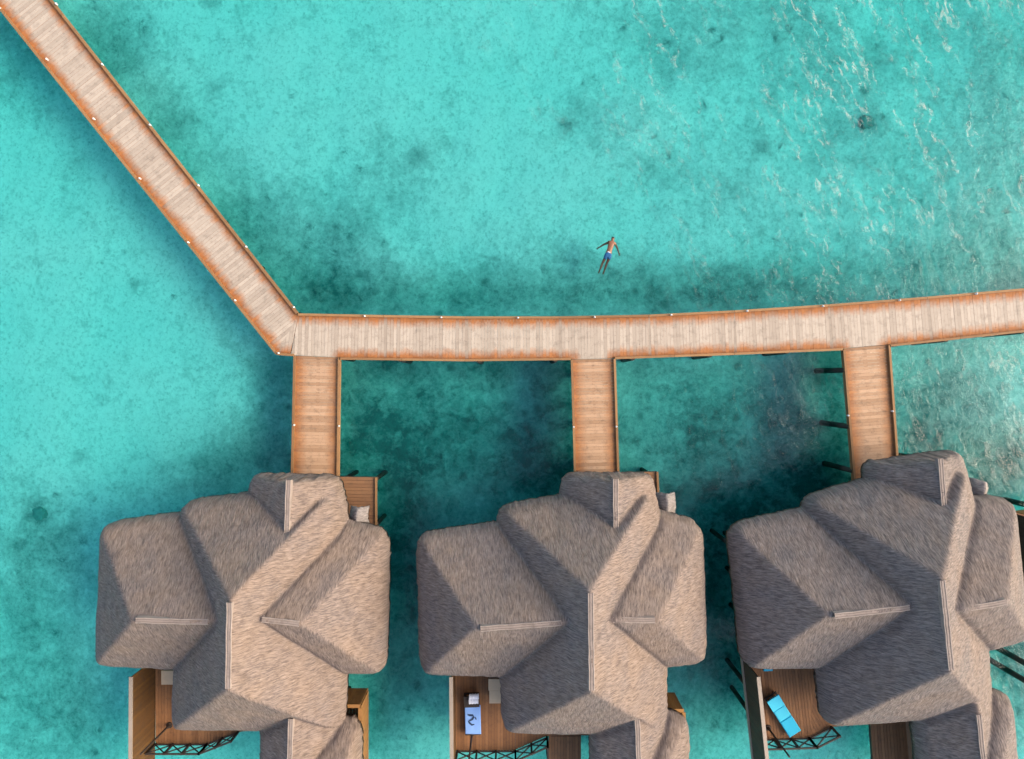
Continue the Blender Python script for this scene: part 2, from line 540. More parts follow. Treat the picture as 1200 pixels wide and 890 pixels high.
def pier(name, left, right, label, cat, group, mat, kerb_left, kerb_right, lamps, piles, seams=(), across=True, endcap=None):
    """left / right: matching lists of edge points (survey px, deck height)"""
    Lp, Rp = PP(left, DZ), PP(right, DZ)
    base = (Lp[0] + Rp[0]) / 2
    root = empty(name, (base.x, base.y, DZ), label, cat, group)
    mb = MB()
    for i in range(len(Lp) - 1):
        q = [Lp[i], Lp[i + 1], Rp[i + 1], Rp[i]]
        d = ((Lp[i + 1] + Rp[i + 1]) - (Lp[i] + Rp[i])).normalized()
        s = Vector((-d.y, d.x, 0))
        # boards across the walk, cut into short lengths (hidden joints) for the wear attribute
        poly = [(p.x, p.y) for p in q]
        o = poly[0]
        g = [(p[0] - o[0]) * d.x + (p[1] - o[1]) * d.y for p in poly]
        lo, hi = min(g), max(g)
        n = max(1, round((hi - lo) / 0.16)); w = (hi - lo) / n
        for k in range(n):
            strip = clip_strip(poly, o, (d.x, d.y), lo + k * w + .003, lo + (k + 1) * w - .003)
            if len(strip) < 3: continue
            tone = random.random() ** 0.9 if k else -0.6; off = random.random() * 60
            zz = DZ + random.uniform(-.004, .004)
            h = [(p[0] - o[0]) * s.x + (p[1] - o[1]) * s.y for p in strip]
            h0, h1 = min(h), max(h); nn = 9
            uvf = lambda p: ((p[0] - o[0]) * s.x + (p[1] - o[1]) * s.y + off, (p[0] - o[0]) * d.x + (p[1] - o[1]) * d.y)
            for c in range(nn):
                cell = clip_strip(strip, o, (s.x, s.y), h0 + (h1 - h0) * c / nn, h0 + (h1 - h0) * (c + 1) / nn)
                if len(cell) > 2:
                    a = sum(cell[i2][0] * cell[(i2 + 1) % len(cell)][1] - cell[(i2 + 1) % len(cell)][0] * cell[i2][1] for i2 in range(len(cell)))
                    if a < 0: cell = cell[::-1]
                    mb.face([(p[0], p[1], zz) for p in cell], [uvf(p) for p in cell], tone)
            mb.prism(strip, DZ - .05, zz - .004, tone, uvf)
    pl = mb.build('planking', mat, root)
    edges = [(PP([a, b], DZ)) for a, b in kerb_left + kerb_right]
    set_edge(pl, lambda p: max(0.0, 1.0 - min(line_dist(p, a, b) for a, b in edges) / 1.03) if edges else 0)
    # joists under the boards
    jb = MB()
    for t in (0.12, 0.5, 0.88):
        for i in range(len(Lp) - 1):
            a = Lp[i].lerp(Rp[i], t); b = Lp[i + 1].lerp(Rp[i + 1], t)
            jb.beam((a.x, a.y, DZ - .17), (b.x, b.y, DZ - .17), 0.12, 0.22)
    jb.build('joist', M['dark_timber'], root)
    for a, b in kerb_left + kerb_right:
        k = MB()
        a, b = P(*a, DZ), P(*b, DZ)
        Ls = (b - a).length
        n = max(1, round(Ls / 3.6))
        for c in range(n):
            p, q = a.lerp(b, c / n), a.lerp(b, (c + 1) / n)
            dd = (q - p).normalized() * 0.008
            k.beam((p.x + dd.x, p.y + dd.y, DZ + .075), (q.x - dd.x, q.y - dd.y, DZ + .075), 0.11, 0.13)
        k.beam((a.x, a.y, DZ - .11), (b.x, b.y, DZ - .11), 0.075, 0.22)
        k.build('kerb_rail', M['kerb'], root)
    for x, y in lamps:
        p = P(x, y, DZ + .3)
        l = MB()
        l.tube((p.x, p.y, DZ + .13), (p.x, p.y, DZ + .24), 0.035, 0.035, 10)
        l.tube((p.x, p.y, DZ + .24), (p.x, p.y, DZ + .30), 0.048, 0.042, 10)
        l.tube((p.x, p.y, DZ + .30), (p.x, p.y, DZ + .33), 0.042, 0.015, 10)
        l.build('edge_light', M['lamp_white'], root)
    for x, y in piles:
        p = P(x, y, DZ - .2)
        z0 = bed_z(p.x, p.y) - .4
        l = MB(); l.tube((p.x, p.y, z0), (p.x, p.y, DZ - .06), 0.15, 0.13, 12)
        l.build('pile', M['pile'], root, smooth=False)
    return root


def along(a, b, n, t0=0.0, t1=1.0):
    return [(a[0] + (b[0] - a[0]) * (t0 + (t1 - t0) * k / max(1, n - 1)), a[1] + (b[1] - a[1]) * (t0 + (t1 - t0) * k / max(1, n - 1))) for k in range(n)]


# diagonal arm (runs off the top left of the picture)
dl0, dl1 = (-152, -180), (325, 415)
dr0, dr1 = (-90, -190), (349, 368)
diag_l = [(0 - 152 + 477 * t, -180 + 595 * t) for t in np.linspace(0.165, 0.95, 9)]
pier('boardwalk', [dl0, dl1, (340, 416)], [dr0, dr1, (350, 369)],
     'long diagonal timber boardwalk with bleached planks crossing the top left of the lagoon', 'boardwalk', 'timber walkways over the lagoon',
     M['walk'], [(dl0, dl1), (dl1, (345, 416.5))], [(dr0, dr1)],
     [(-58, -62), (-2, 8), (54, 69), (109, 139), (163, 209), (220, 284), (275, 352), (326, 414),
      (12, -63), (65, 4), (119, 75), (175, 146), (232, 217), (288, 289), (344, 360)],
     [(a[0] + 9, a[1] - 5) for a in diag_l] + [(a[0] + 29, a[1] - 22) for a in diag_l])

tops = [(350, 369), (450, 371), (545, 372.5), (655, 372.5), (760, 370.5), (860, 365.5), (970, 358.5), (1085, 349.5), (1200, 339.5), (1420, 318)]
bots = [(341, 416.5), (450, 421), (545, 422.5), (655, 421.5), (760, 419.5), (860, 415), (973, 409.5), (1090, 400), (1206, 387.5), (1428, 366)]
kb = [((398, 420.5), (545, 422.5)), ((545, 422.5), (670, 421)), ((720, 420), (860, 415)), ((860, 415), (988, 409.5)), ((1041, 405.5), (1206, 387.5)), ((1206, 387.5), (1428, 366))]
kt = [(tops[i], tops[i + 1]) for i in range(len(tops) - 1)]
lt = [(x, np.interp(x, [t[0] for t in tops], [t[1] for t in tops])) for x in (427, 517, 607, 697, 787, 876, 965, 1055, 1145, 1235)]
lb = [(x, np.interp(x, [t[0] for t in bots], [t[1] for t in bots])) for x in (398, 470, 561, 651, 741, 831, 921, 1010 + 38, 1107, 1196)]
pier('boardwalk', tops, bots,
     'gently curving timber boardwalk with bleached planks running across the picture to the jetties', 'boardwalk', 'timber walkways over the lagoon',
     M['walk'], kt, kb, lt, lb,
     [(x, y + 4) for x, y in lt] + [(x, y - 4) for x, y in lb])


def jetty(l0, l1, r0, r1, label, piles):
    lamps = [((l0[0] + l1[0]) / 2, (l0[1] + l1[1]) / 2 + 0), ((r0[0] + r1[0]) / 2, (r0[1] + r1[1]) / 2)]
    return pier('jetty', [l0, l1], [r0, r1], label, 'jetty', 'short jetties to the bungalows', M['jetty'], [(l0, l1)], [(r0, r1)], lamps, piles)


jetty((346, 417.0), (342.5, 580), (398, 419.2), (396, 580), 'straight short plank jetty leading to the bungalow nearest the boardwalk corner',
      [(352, 440), (351, 500), (350, 550), (378, 440), (377, 500), (376, 550)])
jetty((670, 421.5), (674.5, 580), (720, 420.7), (725, 580), 'short orange plank jetty leading to the bungalow with the blue towel on its deck',
      [(682, 440), (683, 500), (685, 550), (714, 440), (715, 500), (717, 550)])
jetty((988, 408.6), (1001, 566), (1041, 404.4), (1052, 560), 'slanting short plank jetty leading to the bungalow with the cyan lounger',
      [(989, 434), (994.5, 500), (999, 552), (1036, 440), (1040, 500), (1044, 550)])

# ------------------------------------------------------------------ bungalows
ZE, ZM, ZW, ZN, ZS = 4.05, 8.7, 7.7, 6.25, 5.75   # eave, main ridge, wing ridges, porch ridge, rear ridge
ZO = 3.7                                           # height at which the outline is read


def smax(a, b, k):
    return np.maximum(a, b) + np.maximum(k - np.abs(a - b), 0) ** 2 / (4 * k)


class Hip:
    def __init__(self, outline, faces, round_k=0.9):
        """outline: px polygon (convex); faces: lists of (px, py, z)"""
        self.o = [P(x, y, ZO) for x, y in outline]
        self.k = round_k
        self.pl = []
        for f in faces:
            pts = [P(x, y, z if z > ZE + .01 else ZO) for x, y, z in f]
            A = np.array([[p.x, p.y, 1] for p in pts])
            b = np.array([z for _, _, z in f])
            self.pl.append(np.linalg.lstsq(A, b, rcond=None)[0])

    def field(self, X, Y):
        d = None
        n = len(self.o)
        cx = sum(p.x for p in self.o) / n; cy = sum(p.y for p in self.o) / n
        for i in range(n):
            a, b = self.o[i], self.o[(i + 1) % n]
            nx, ny = (b.y - a.y), -(b.x - a.x)
            l = math.hypot(nx, ny); nx /= l; ny /= l
            if (cx - a.x) * nx + (cy - a.y) * ny > 0: nx, ny = -nx, -ny
            e = (X - a.x) * nx + (Y - a.y) * ny
            d = e if d is None else smax(d, e, self.k)
        z = None
        for a, b, c in self.pl:
            e = a * X + b * Y + c
            z = e if z is None else -smax(-z, -e, 0.18)
        zi = np.argmin(np.stack([a * X + b * Y + c for a, b, c in self.pl]), 0)
        return d, z, zi


def wing(nw, ne, se, sw, r0, r1, zr, cut=None, ends='both'):
    """hip with an east-west ridge r0 (west) -> r1 (east); ends: which short sides slope"""
    E = ZE
    f = [[(*nw, E), (*ne, E), (*r1, zr), (*r0, zr)], [(*sw, E), (*se, E), (*r1, zr), (*r0, zr)]]
    if ends in ('both', 'west'): f.append([(*nw, E), (*sw, E), (*r0, zr)])
    if ends in ('both', 'east'): f.append([(*ne, E), (*se, E), (*r1, zr)])
    return Hip([nw, ne, se, sw], f)


BUNG = [
    dict(  # the bungalow at the boardwalk corner
        main=dict(nw=(211, 583), n1=(288, 572), nx=(380, 562), ne=(412, 607), se=(405, 857), sw=(201, 855), rn=(268, 705), rs=(266.5, 809)),
        left=dict(nw=(119, 612), ne=(312, 588), se=(312, 789), sw=(112, 781), r0=(156, 728), r1=(270, 730.5)),
        right=dict(nw=(317, 590), ne=(457, 620), se=(454, 790), sw=(317, 788), r0=(285, 726), r1=(351, 732)),
        north=dict(nw=(295, 555), ne=(400, 557), se=(413, 640), sw=(280, 640), rn=(337, 560), rs=(334, 650)),
        south=dict(w0=(305, 800), w1=(304, 960), e0=(401, 780), e1=(407, 960), r0=(341.5, 820), r1=(338, 960)),
        se_=dict(nw=(340, 838), ne=(424, 841), se=(426, 970), sw=(340, 970), r0=(340, 917), r1=(398, 917)),
        caps=[((268, 707), (266.5, 808), ZM), ((337, 563), (335, 636), ZN), ((158, 728), (243, 730), ZW), ((306, 727), (350, 732), ZW), ((340.5, 843), (338.5, 905), ZS)],
    ),
    dict(
        main=dict(nw=(580, 588), n1=(656, 574), nx=(745, 560), ne=(778, 602), se=(783, 860), sw=(588, 859), rn=(692.6, 694), rs=(693.5, 811)),
        left=dict(nw=(487, 625), ne=(678, 597), se=(678, 796.5), sw=(492, 790), r0=(561, 738), r1=(695, 728)),
        right=dict(nw=(682, 576), ne=(824, 611), se=(829, 776), sw=(682, 795), r0=(700, 728), r1=(769.5, 728)),
        north=dict(nw=(659, 554), ne=(764, 554), se=(781, 640), sw=(648, 640), rn=(721.5, 559), rs=(722.5, 650)),
        south=dict(w0=(689, 800), w1=(692, 960), e0=(781, 780), e1=(786, 960), r0=(746, 820), r1=(751, 960)),
        se_=dict(nw=(720, 828), ne=(807, 836), se=(810, 970), sw=(720, 970), r0=(720, 917), r1=(772, 917)),
        caps=[((692.6, 696), (693.5, 810), ZM), ((721.5, 562), (722.3, 636), ZN), ((563, 738), (658, 731), ZW), ((719, 728), (768, 728), ZW), ((747, 843), (749.5, 905), ZS)],
    ),
    dict(
        main=dict(nw=(936, 580), n1=(1005, 557), nx=(1090, 533), ne=(1142, 578), se=(1163, 838), sw=(963, 851), rn=(1105, 679), rs=(1116, 787)),
        left=dict(nw=(851, 615), ne=(1043, 572), se=(1043, 782.5), sw=(869, 784), r0=(977, 723), r1=(1105, 708)),
        right=dict(nw=(1045, 577), ne=(1186, 582), se=(1205, 749), sw=(1070, 786), r0=(1110, 718), r1=(1182, 706)),
        north=dict(nw=(1013, 541), ne=(1121, 527), se=(1150, 610), sw=(1010, 625), rn=(1103.5, 535), rs=(1111, 622)),
        south=dict(w0=(1066, 800), w1=(1080, 960), e0=(1160, 780), e1=(1172, 960), r0=(1146.5, 812), r1=(1158, 960)),
        se_=dict(nw=(1110, 805), ne=(1186, 812), se=(1200, 965), sw=(1110, 970), r0=(1115, 905), r1=(1175, 900)),
        caps=[((1105, 681), (1116, 786), ZM), ((1103.7, 538), (1110, 609), ZN), ((979, 723), (1067, 713), ZW), ((1139, 714), (1181, 707), ZW), ((1147.5, 838), (1154, 905), ZS)],
    ),
]


def blur(a, n=1):
    for _ in range(n):
        a = (np.roll(a, 1, 0) + np.roll(a, -1, 0) + 2 * a) / 4
        a = (np.roll(a, 1, 1) + np.roll(a, -1, 1) + 2 * a) / 4
    return a


def vnoise(X, Y, scale, seed):
    """smooth value noise on a grid"""
    g = np.random.default_rng(seed).random((256, 256))
    x, y = X * scale + 100, Y * scale + 100
    i, j = np.floor(x).astype(int), np.floor(y).astype(int)
    u, v = x - i, y - j
    u, v = u * u * (3 - 2 * u), v * v * (3 - 2 * v)
    q = lambda a, b: g[a % 256, b % 256]
    return (q(i, j) * (1 - u) + q(i + 1, j) * u) * (1 - v) + (q(i, j + 1) * (1 - u) + q(i + 1, j + 1) * u) * v - 0.5


def make_roof(spec, root, seed, mat):
    m, l, r, n, s, e = (spec[k] for k in ('main', 'left', 'right', 'north', 'south', 'se_'))
    E = ZE
    hips = [
        Hip([m['nw'], m['n1'], m['nx'], m['ne'], m['se'], m['sw']], [
            [(*m['nw'], E), (*m['sw'], E), (*m['rs'], ZM), (*m['rn'], ZM)],
            [(*m['ne'], E), (*m['se'], E), (*m['rs'], ZM), (*m['rn'], ZM)],
            [(*m['nw'], E), (*m['n1'], E), (*m['rn'], ZM)],
            [(*m['sw'], E), (*m['se'], E), (*m['rs'], ZM)]]),
        wing(**l, zr=ZW, ends='west'),
        wing(**r, zr=ZW, ends='east'),
        Hip([n['nw'], n['ne'], n['se'], n['sw']], [
            [(*n['nw'], E), (*n['sw'], E), (*n['rn'], ZN), (*n['rs'], ZN)],
            [(*n['ne'], E), (*n['se'], E), (*n['rn'], ZN), (*n['rs'], ZN)]], 0.55),
        Hip([s['w0'], s['w1'], s['e1'], s['e0']], [
            [(*s['w0'], E), (*s['w1'], E), (*s['r0'], ZS), (*s['r1'], ZS)],
            [(*s['e0'], E), (*s['e1'], E), (*s['r0'], ZS), (*s['r1'], ZS)]], 0.4),
        Hip([e['nw'], e['ne'], e['se'], e['sw']], [
            [(*e['nw'], E - .1), (*e['ne'], E - .1), (*e['r0'], ZS - .2), (*e['r1'], ZS - .2)],
            [(*e['sw'], E - .1), (*e['se'], E - .1), (*e['r0'], ZS - .2), (*e['r1'], ZS - .2)],
            [(*e['ne'], E - .1), (*e['se'], E - .1), (*e['r1'], ZS - .2)]], 0.9),
    ]
    st = 0.06
    allp = [p for h in hips for p in h.o]
    x0, x1 = min(p.x for p in allp) - .5, max(p.x for p in allp) + .5
    y0, y1 = min(p.y for p in allp) - .5, max(p.y for p in allp) + .5
    xs, ys = np.arange(x0, x1, st), np.arange(y0, y1, st)
    X, Y = np.meshgrid(xs, ys, indexing='ij')
    rag = 0.05 * vnoise(X, Y, 2.2, seed) + 0.06 * vnoise(X, Y, 7.0, seed + 1)
    D = np.full(X.shape, 1e3); Z = np.full(X.shape, -1e3); Z2 = np.full(X.shape, -1e3); W = np.zeros(X.shape, int)
    for hi, h in enumerate(hips):
        d, z, zi = h.field(X, Y)
        d = d + rag
        t = np.clip(-d / 0.38, 0, 1)
        zz = z - 0.42 * (1 - np.sqrt(np.clip(1 - (1 - t) ** 2, 0, 1)))
        inside = d < st
        zz = np.where(inside, zz, -1e3)
        better = zz > Z
        W = np.where(better, hi * 10 + zi, W)
        Z2 = np.maximum(Z2, np.minimum(Z, zz))
        Z = np.maximum(Z, zz)
        D = np.minimum(D, d)
    ok = Z > -100
    gap = Z - Z2
    groove = np.where(Z2 > ZE - .3, 0.17 * np.exp(-(gap / 0.22) ** 2), 0)
    Zf = np.where(ok, Z, 3.4)
    wgt = ok.astype(float)
    Zb = blur(Zf * wgt, 2) / np.maximum(blur(wgt, 2), 1e-3)
    Z = np.where(ok, Zb, Zf) - blur(groove, 1)
    Z += 0.11 * vnoise(X, Y, 0.55, seed + 2) + 0.06 * vnoise(X, Y, 1.7, seed + 3) + 0.018 * vnoise(X, Y, 5.0, seed + 4) + 0.008 * rng.standard_normal(X.shape)
    gx, gy = np.gradient(D, st)
    gl = np.sqrt(gx ** 2 + gy ** 2) + 1e-6
    use = ok & (D < st * 0.5)
    use[0, :] = use[-1, :] = False; use[:, 0] = use[:, -1] = False
    nb = np.roll(use, 1, 0) & np.roll(use, -1, 0) & np.roll(use, 1, 1) & np.roll(use, -1, 1) & np.roll(np.roll(use, 1, 0), 1, 1) & np.roll(np.roll(use, -1, 0), 1, 1) & np.roll(np.roll(use, 1, 0), -1, 1) & np.roll(np.roll(use, -1, 0), -1, 1)
    bd = use & ~nb
    Xs = np.where(bd, X - D * gx / gl ** 2, X)
    Ys = np.where(bd, Y - D * gy / gl ** 2, Y)
    Z = np.where(bd, np.minimum(Z, ZE - .35 + 0.1 * vnoise(X, Y, 3, seed + 6)), Z)
    idx = -np.ones(X.shape, int)
    idx[use] = np.arange(use.sum())
    nv = int(use.sum())
    org = root.location
    top = np.stack([Xs[use] - org.x, Ys[use] - org.y, Z[use] - org.z], -1)
    bot = top.copy(); bot[:, 2] -= 0.38
    a, b, c, d_ = idx[:-1, :-1], idx[1:, :-1], idx[1:, 1:], idx[:-1, 1:]
    cell = (a >= 0) & (b >= 0) & (c >= 0) & (d_ >= 0)
    ft = np.stack([a[cell], b[cell], c[cell], d_[cell]], -1)
    # boundary edges -> skirt
    ed = np.concatenate([ft[:, [0, 1]], ft[:, [1, 2]], ft[:, [2, 3]], ft[:, [3, 0]]])
    key = np.sort(ed, 1)
    _, inv, cnt = np.unique(key[:, 0].astype(np.int64) * (nv + 1) + key[:, 1], return_inverse=True, return_counts=True)
    be = ed[cnt[inv.reshape(-1)] == 1]
    skirt = np.stack([be[:, 1], be[:, 0], be[:, 0] + nv, be[:, 1] + nv], -1)
    faces = np.concatenate([ft, ft[:, ::-1] + nv, skirt])
    me = bpy.data.meshes.new('roof')
    verts = np.concatenate([top, bot])
    me.vertices.add(len(verts)); me.vertices.foreach_set('co', verts.reshape(-1))
    me.loops.add(faces.size); me.loops.foreach_set('vertex_index', faces.reshape(-1))
    me.polygons.add(len(faces))
    me.polygons.foreach_set('loop_start', np.arange(0, faces.size, 4))
    me.update(calc_edges=True)
    # uv: u along the eave, v down the slope of the face each cell belongs to
    ang = {}
    for hi, h in enumerate(hips):
        for k, (pa, pb, _) in enumerate(h.pl):
            L_ = math.hypot(pa, pb) + 1e-6
            ang[hi * 10 + k] = (pa / L_, pb / L_)
    Wc = W[:-1, :-1][cell]
    ga = np.array([ang[w][0] for w in Wc]); gb = np.array([ang[w][1] for w in Wc])
    fv = verts[ft][:, :, :2]
    u = -gb[:, None] * fv[:, :, 0] + ga[:, None] * fv[:, :, 1] + Wc[:, None] * 3.7
    v = (ga[:, None] * fv[:, :, 0] + gb[:, None] * fv[:, :, 1]) * 1.3
    uvt = np.stack([u, v], -1)
    fs = verts[skirt]
    uvs = np.stack([fs[:, :, 0] + fs[:, :, 1], fs[:, :, 2] * 1.0], -1)
    uvl = me.uv_layers.new(name='UVMap')
    uvl.data.foreach_set('uv', np.concatenate([uvt, uvt[:, ::-1], uvs]).reshape(-1))
    me.polygons.foreach_set('use_smooth', [True] * len(me.polygons))
    me.materials.append(mat)
    me.validate()
    o = bpy.data.objects.new('roof', me)
    COL.objects.link(o); o.parent = root

    def zat(p):
        i = int(np.clip(round((p.x - x0) / st), 0, X.shape[0] - 1)); j = int(np.clip(round((p.y - y0) / st), 0, X.shape[1] - 1))
        return float(Z[i, j])
    return o, zat


def ridge_cap(roof, zat, a, b, z):
    """rolled ridge of cane: a pale saddle with long battens tied over it"""
    A, B = P(*a, z), P(*b, z)
    d = (B - A).normalized(); s = Vector((-d.y, d.x, 0))
    mb = MB()
    n = max(3, int((B - A).length / 0.35))
    zl = float(np.median([zat(A.lerp(B, k / n)) for k in range(n + 1)]))
    prof = [(-.15, -.18), (-.09, -.05), (-.035, .0), (.035, .0), (.09, -.05), (.15, -.18)]
    rows = []
    for k in range(n + 1):
        p = A.lerp(B, k / n)
        zz = zl + .03
        wob = random.uniform(-.012, .012)
        rows.append([Vector((p.x, p.y, zz)) + s * (x + wob) + Vector((0, 0, y)) for x, y in prof])
    for k in range(n):
        t = random.uniform(0.1, 0.5)
        for i in range(len(prof) - 1):
            mb.face([rows[k][i], rows[k + 1][i], rows[k + 1][i + 1], rows[k][i + 1]],
                    [(k * .35, i * .1), (k * .35 + .35, i * .1), (k * .35 + .35, i * .1 + .1), (k * .35, i * .1 + .1)], t)
    for i in (1, 2.5, 4):
        for k in range(n):
            if i == 2.5:
                p = (rows[k][2] + rows[k][3]) / 2; q = (rows[k + 1][2] + rows[k + 1][3]) / 2
                continue
            p, q = rows[k][int(i)], rows[k + 1][int(i)]
            mb.tube(p + Vector((0, 0, .03)), q + Vector((0, 0, .03)), (.03), .03, 6, random.uniform(.6, 1.0))
    mb.build('ridge_cap', M['ridge'], roof)


def inset_box(mb, pts, d, z0, z1):
    """wall prism: the convex outline shrunk by d"""
    c = sum(pts, Vector((0, 0, 0))) / len(pts)
    n = len(pts)
    lines = []
    for i in range(n):
        a, b = pts[i], pts[(i + 1) % n]
        nn = Vector((-(b.y - a.y), b.x - a.x, 0)).normalized()
        if (c - a).dot(nn) < 0: nn = -nn
        lines.append((a + nn * d, (b - a)))
    out = []
    for i in range(n):
        (p, u), (q, w) = lines[i - 1], lines[i]
        det = u.x * w.y - u.y * w.x
        t = ((q.x - p.x) * w.y - (q.y - p.y) * w.x) / det
        out.append((p.x + u.x * t, p.y + u.y * t))
    mb.prism(out, z0, z1, 0.5)
    return out


def panel_wall(root, name, a, b, z0, z1, mat, cap_mat, cap_w=0.12, board=0.14, cap_dark=False):
    """solid timber screen of upright boards with posts and a capping rail"""
    a, b = Vector(a), Vector(b)
    d = (b - a); L = d.length; d = d.normalized()
    mb = MB()
    n = max(2, round(L / board))
    for k in range(n):
        p = a + d * (L * k / n + .004); q = a + d * (L * (k + 1) / n - .004)
        m_ = MB
        s = Vector((-d.y, d.x, 0)) * .02
        t = random.random()
        mb.prism([(p.x + s.x, p.y + s.y), (q.x + s.x, q.y + s.y), (q.x - s.x, q.y - s.y), (p.x - s.x, p.y - s.y)], z0, z1 - .004, t, lambda w: (0, (Vector((w[0], w[1], 0)) - a).dot(d)))
    w = mb.build(name, mat, root)
    cb = MB()
    cb.beam((a.x, a.y, z1 + .03), (b.x, b.y, z1 + .03), cap_w, .06)
    cb.build('cap_rail', cap_mat, w)
    return w


def railing(root, pts, z0, h=1.05, cell=0.95):
    """dark timber balustrade: posts, two rails, X braces in every bay"""
    mb = MB()
    for i in range(len(pts) - 1):
        a, b = Vector(pts[i]), Vector(pts[i + 1])
        n = max(1, round((b - a).length / cell))
        for k in range(n + 1):
            p = a.lerp(b, k / n)
            mb.beam((p.x, p.y, z0 - .25), (p.x, p.y, z0 + h + .04), .09, .09, .3)
        for k in range(n):
            p, q = a.lerp(b, k / n), a.lerp(b, (k + 1) / n)
            mb.beam((p.x, p.y, z0 + .1), (q.x, q.y, z0 + h - .08), .045, .045, .2)
            mb.beam((q.x, q.y, z0 + .1), (p.x, p.y, z0 + h - .08), .05, .05, .4)
        for zz, w in ((z0 + .08, .06), (z0 + h, .075)):
            mb.beam((a.x, a.y, zz), (b.x, b.y, zz), w, .06, .5)
    return mb.build('railing', M['dark_timber'], root)


GROUP_B = 'thatched water bungalows on stilts'
LABELS = [
    'grey brown thatched water bungalow nearest the boardwalk corner with an empty sun deck',
    'thatched water bungalow between two others with a blue towelled lounger on its deck',
    'turned thatched water bungalow with a bright cyan lounger on its deck',
]


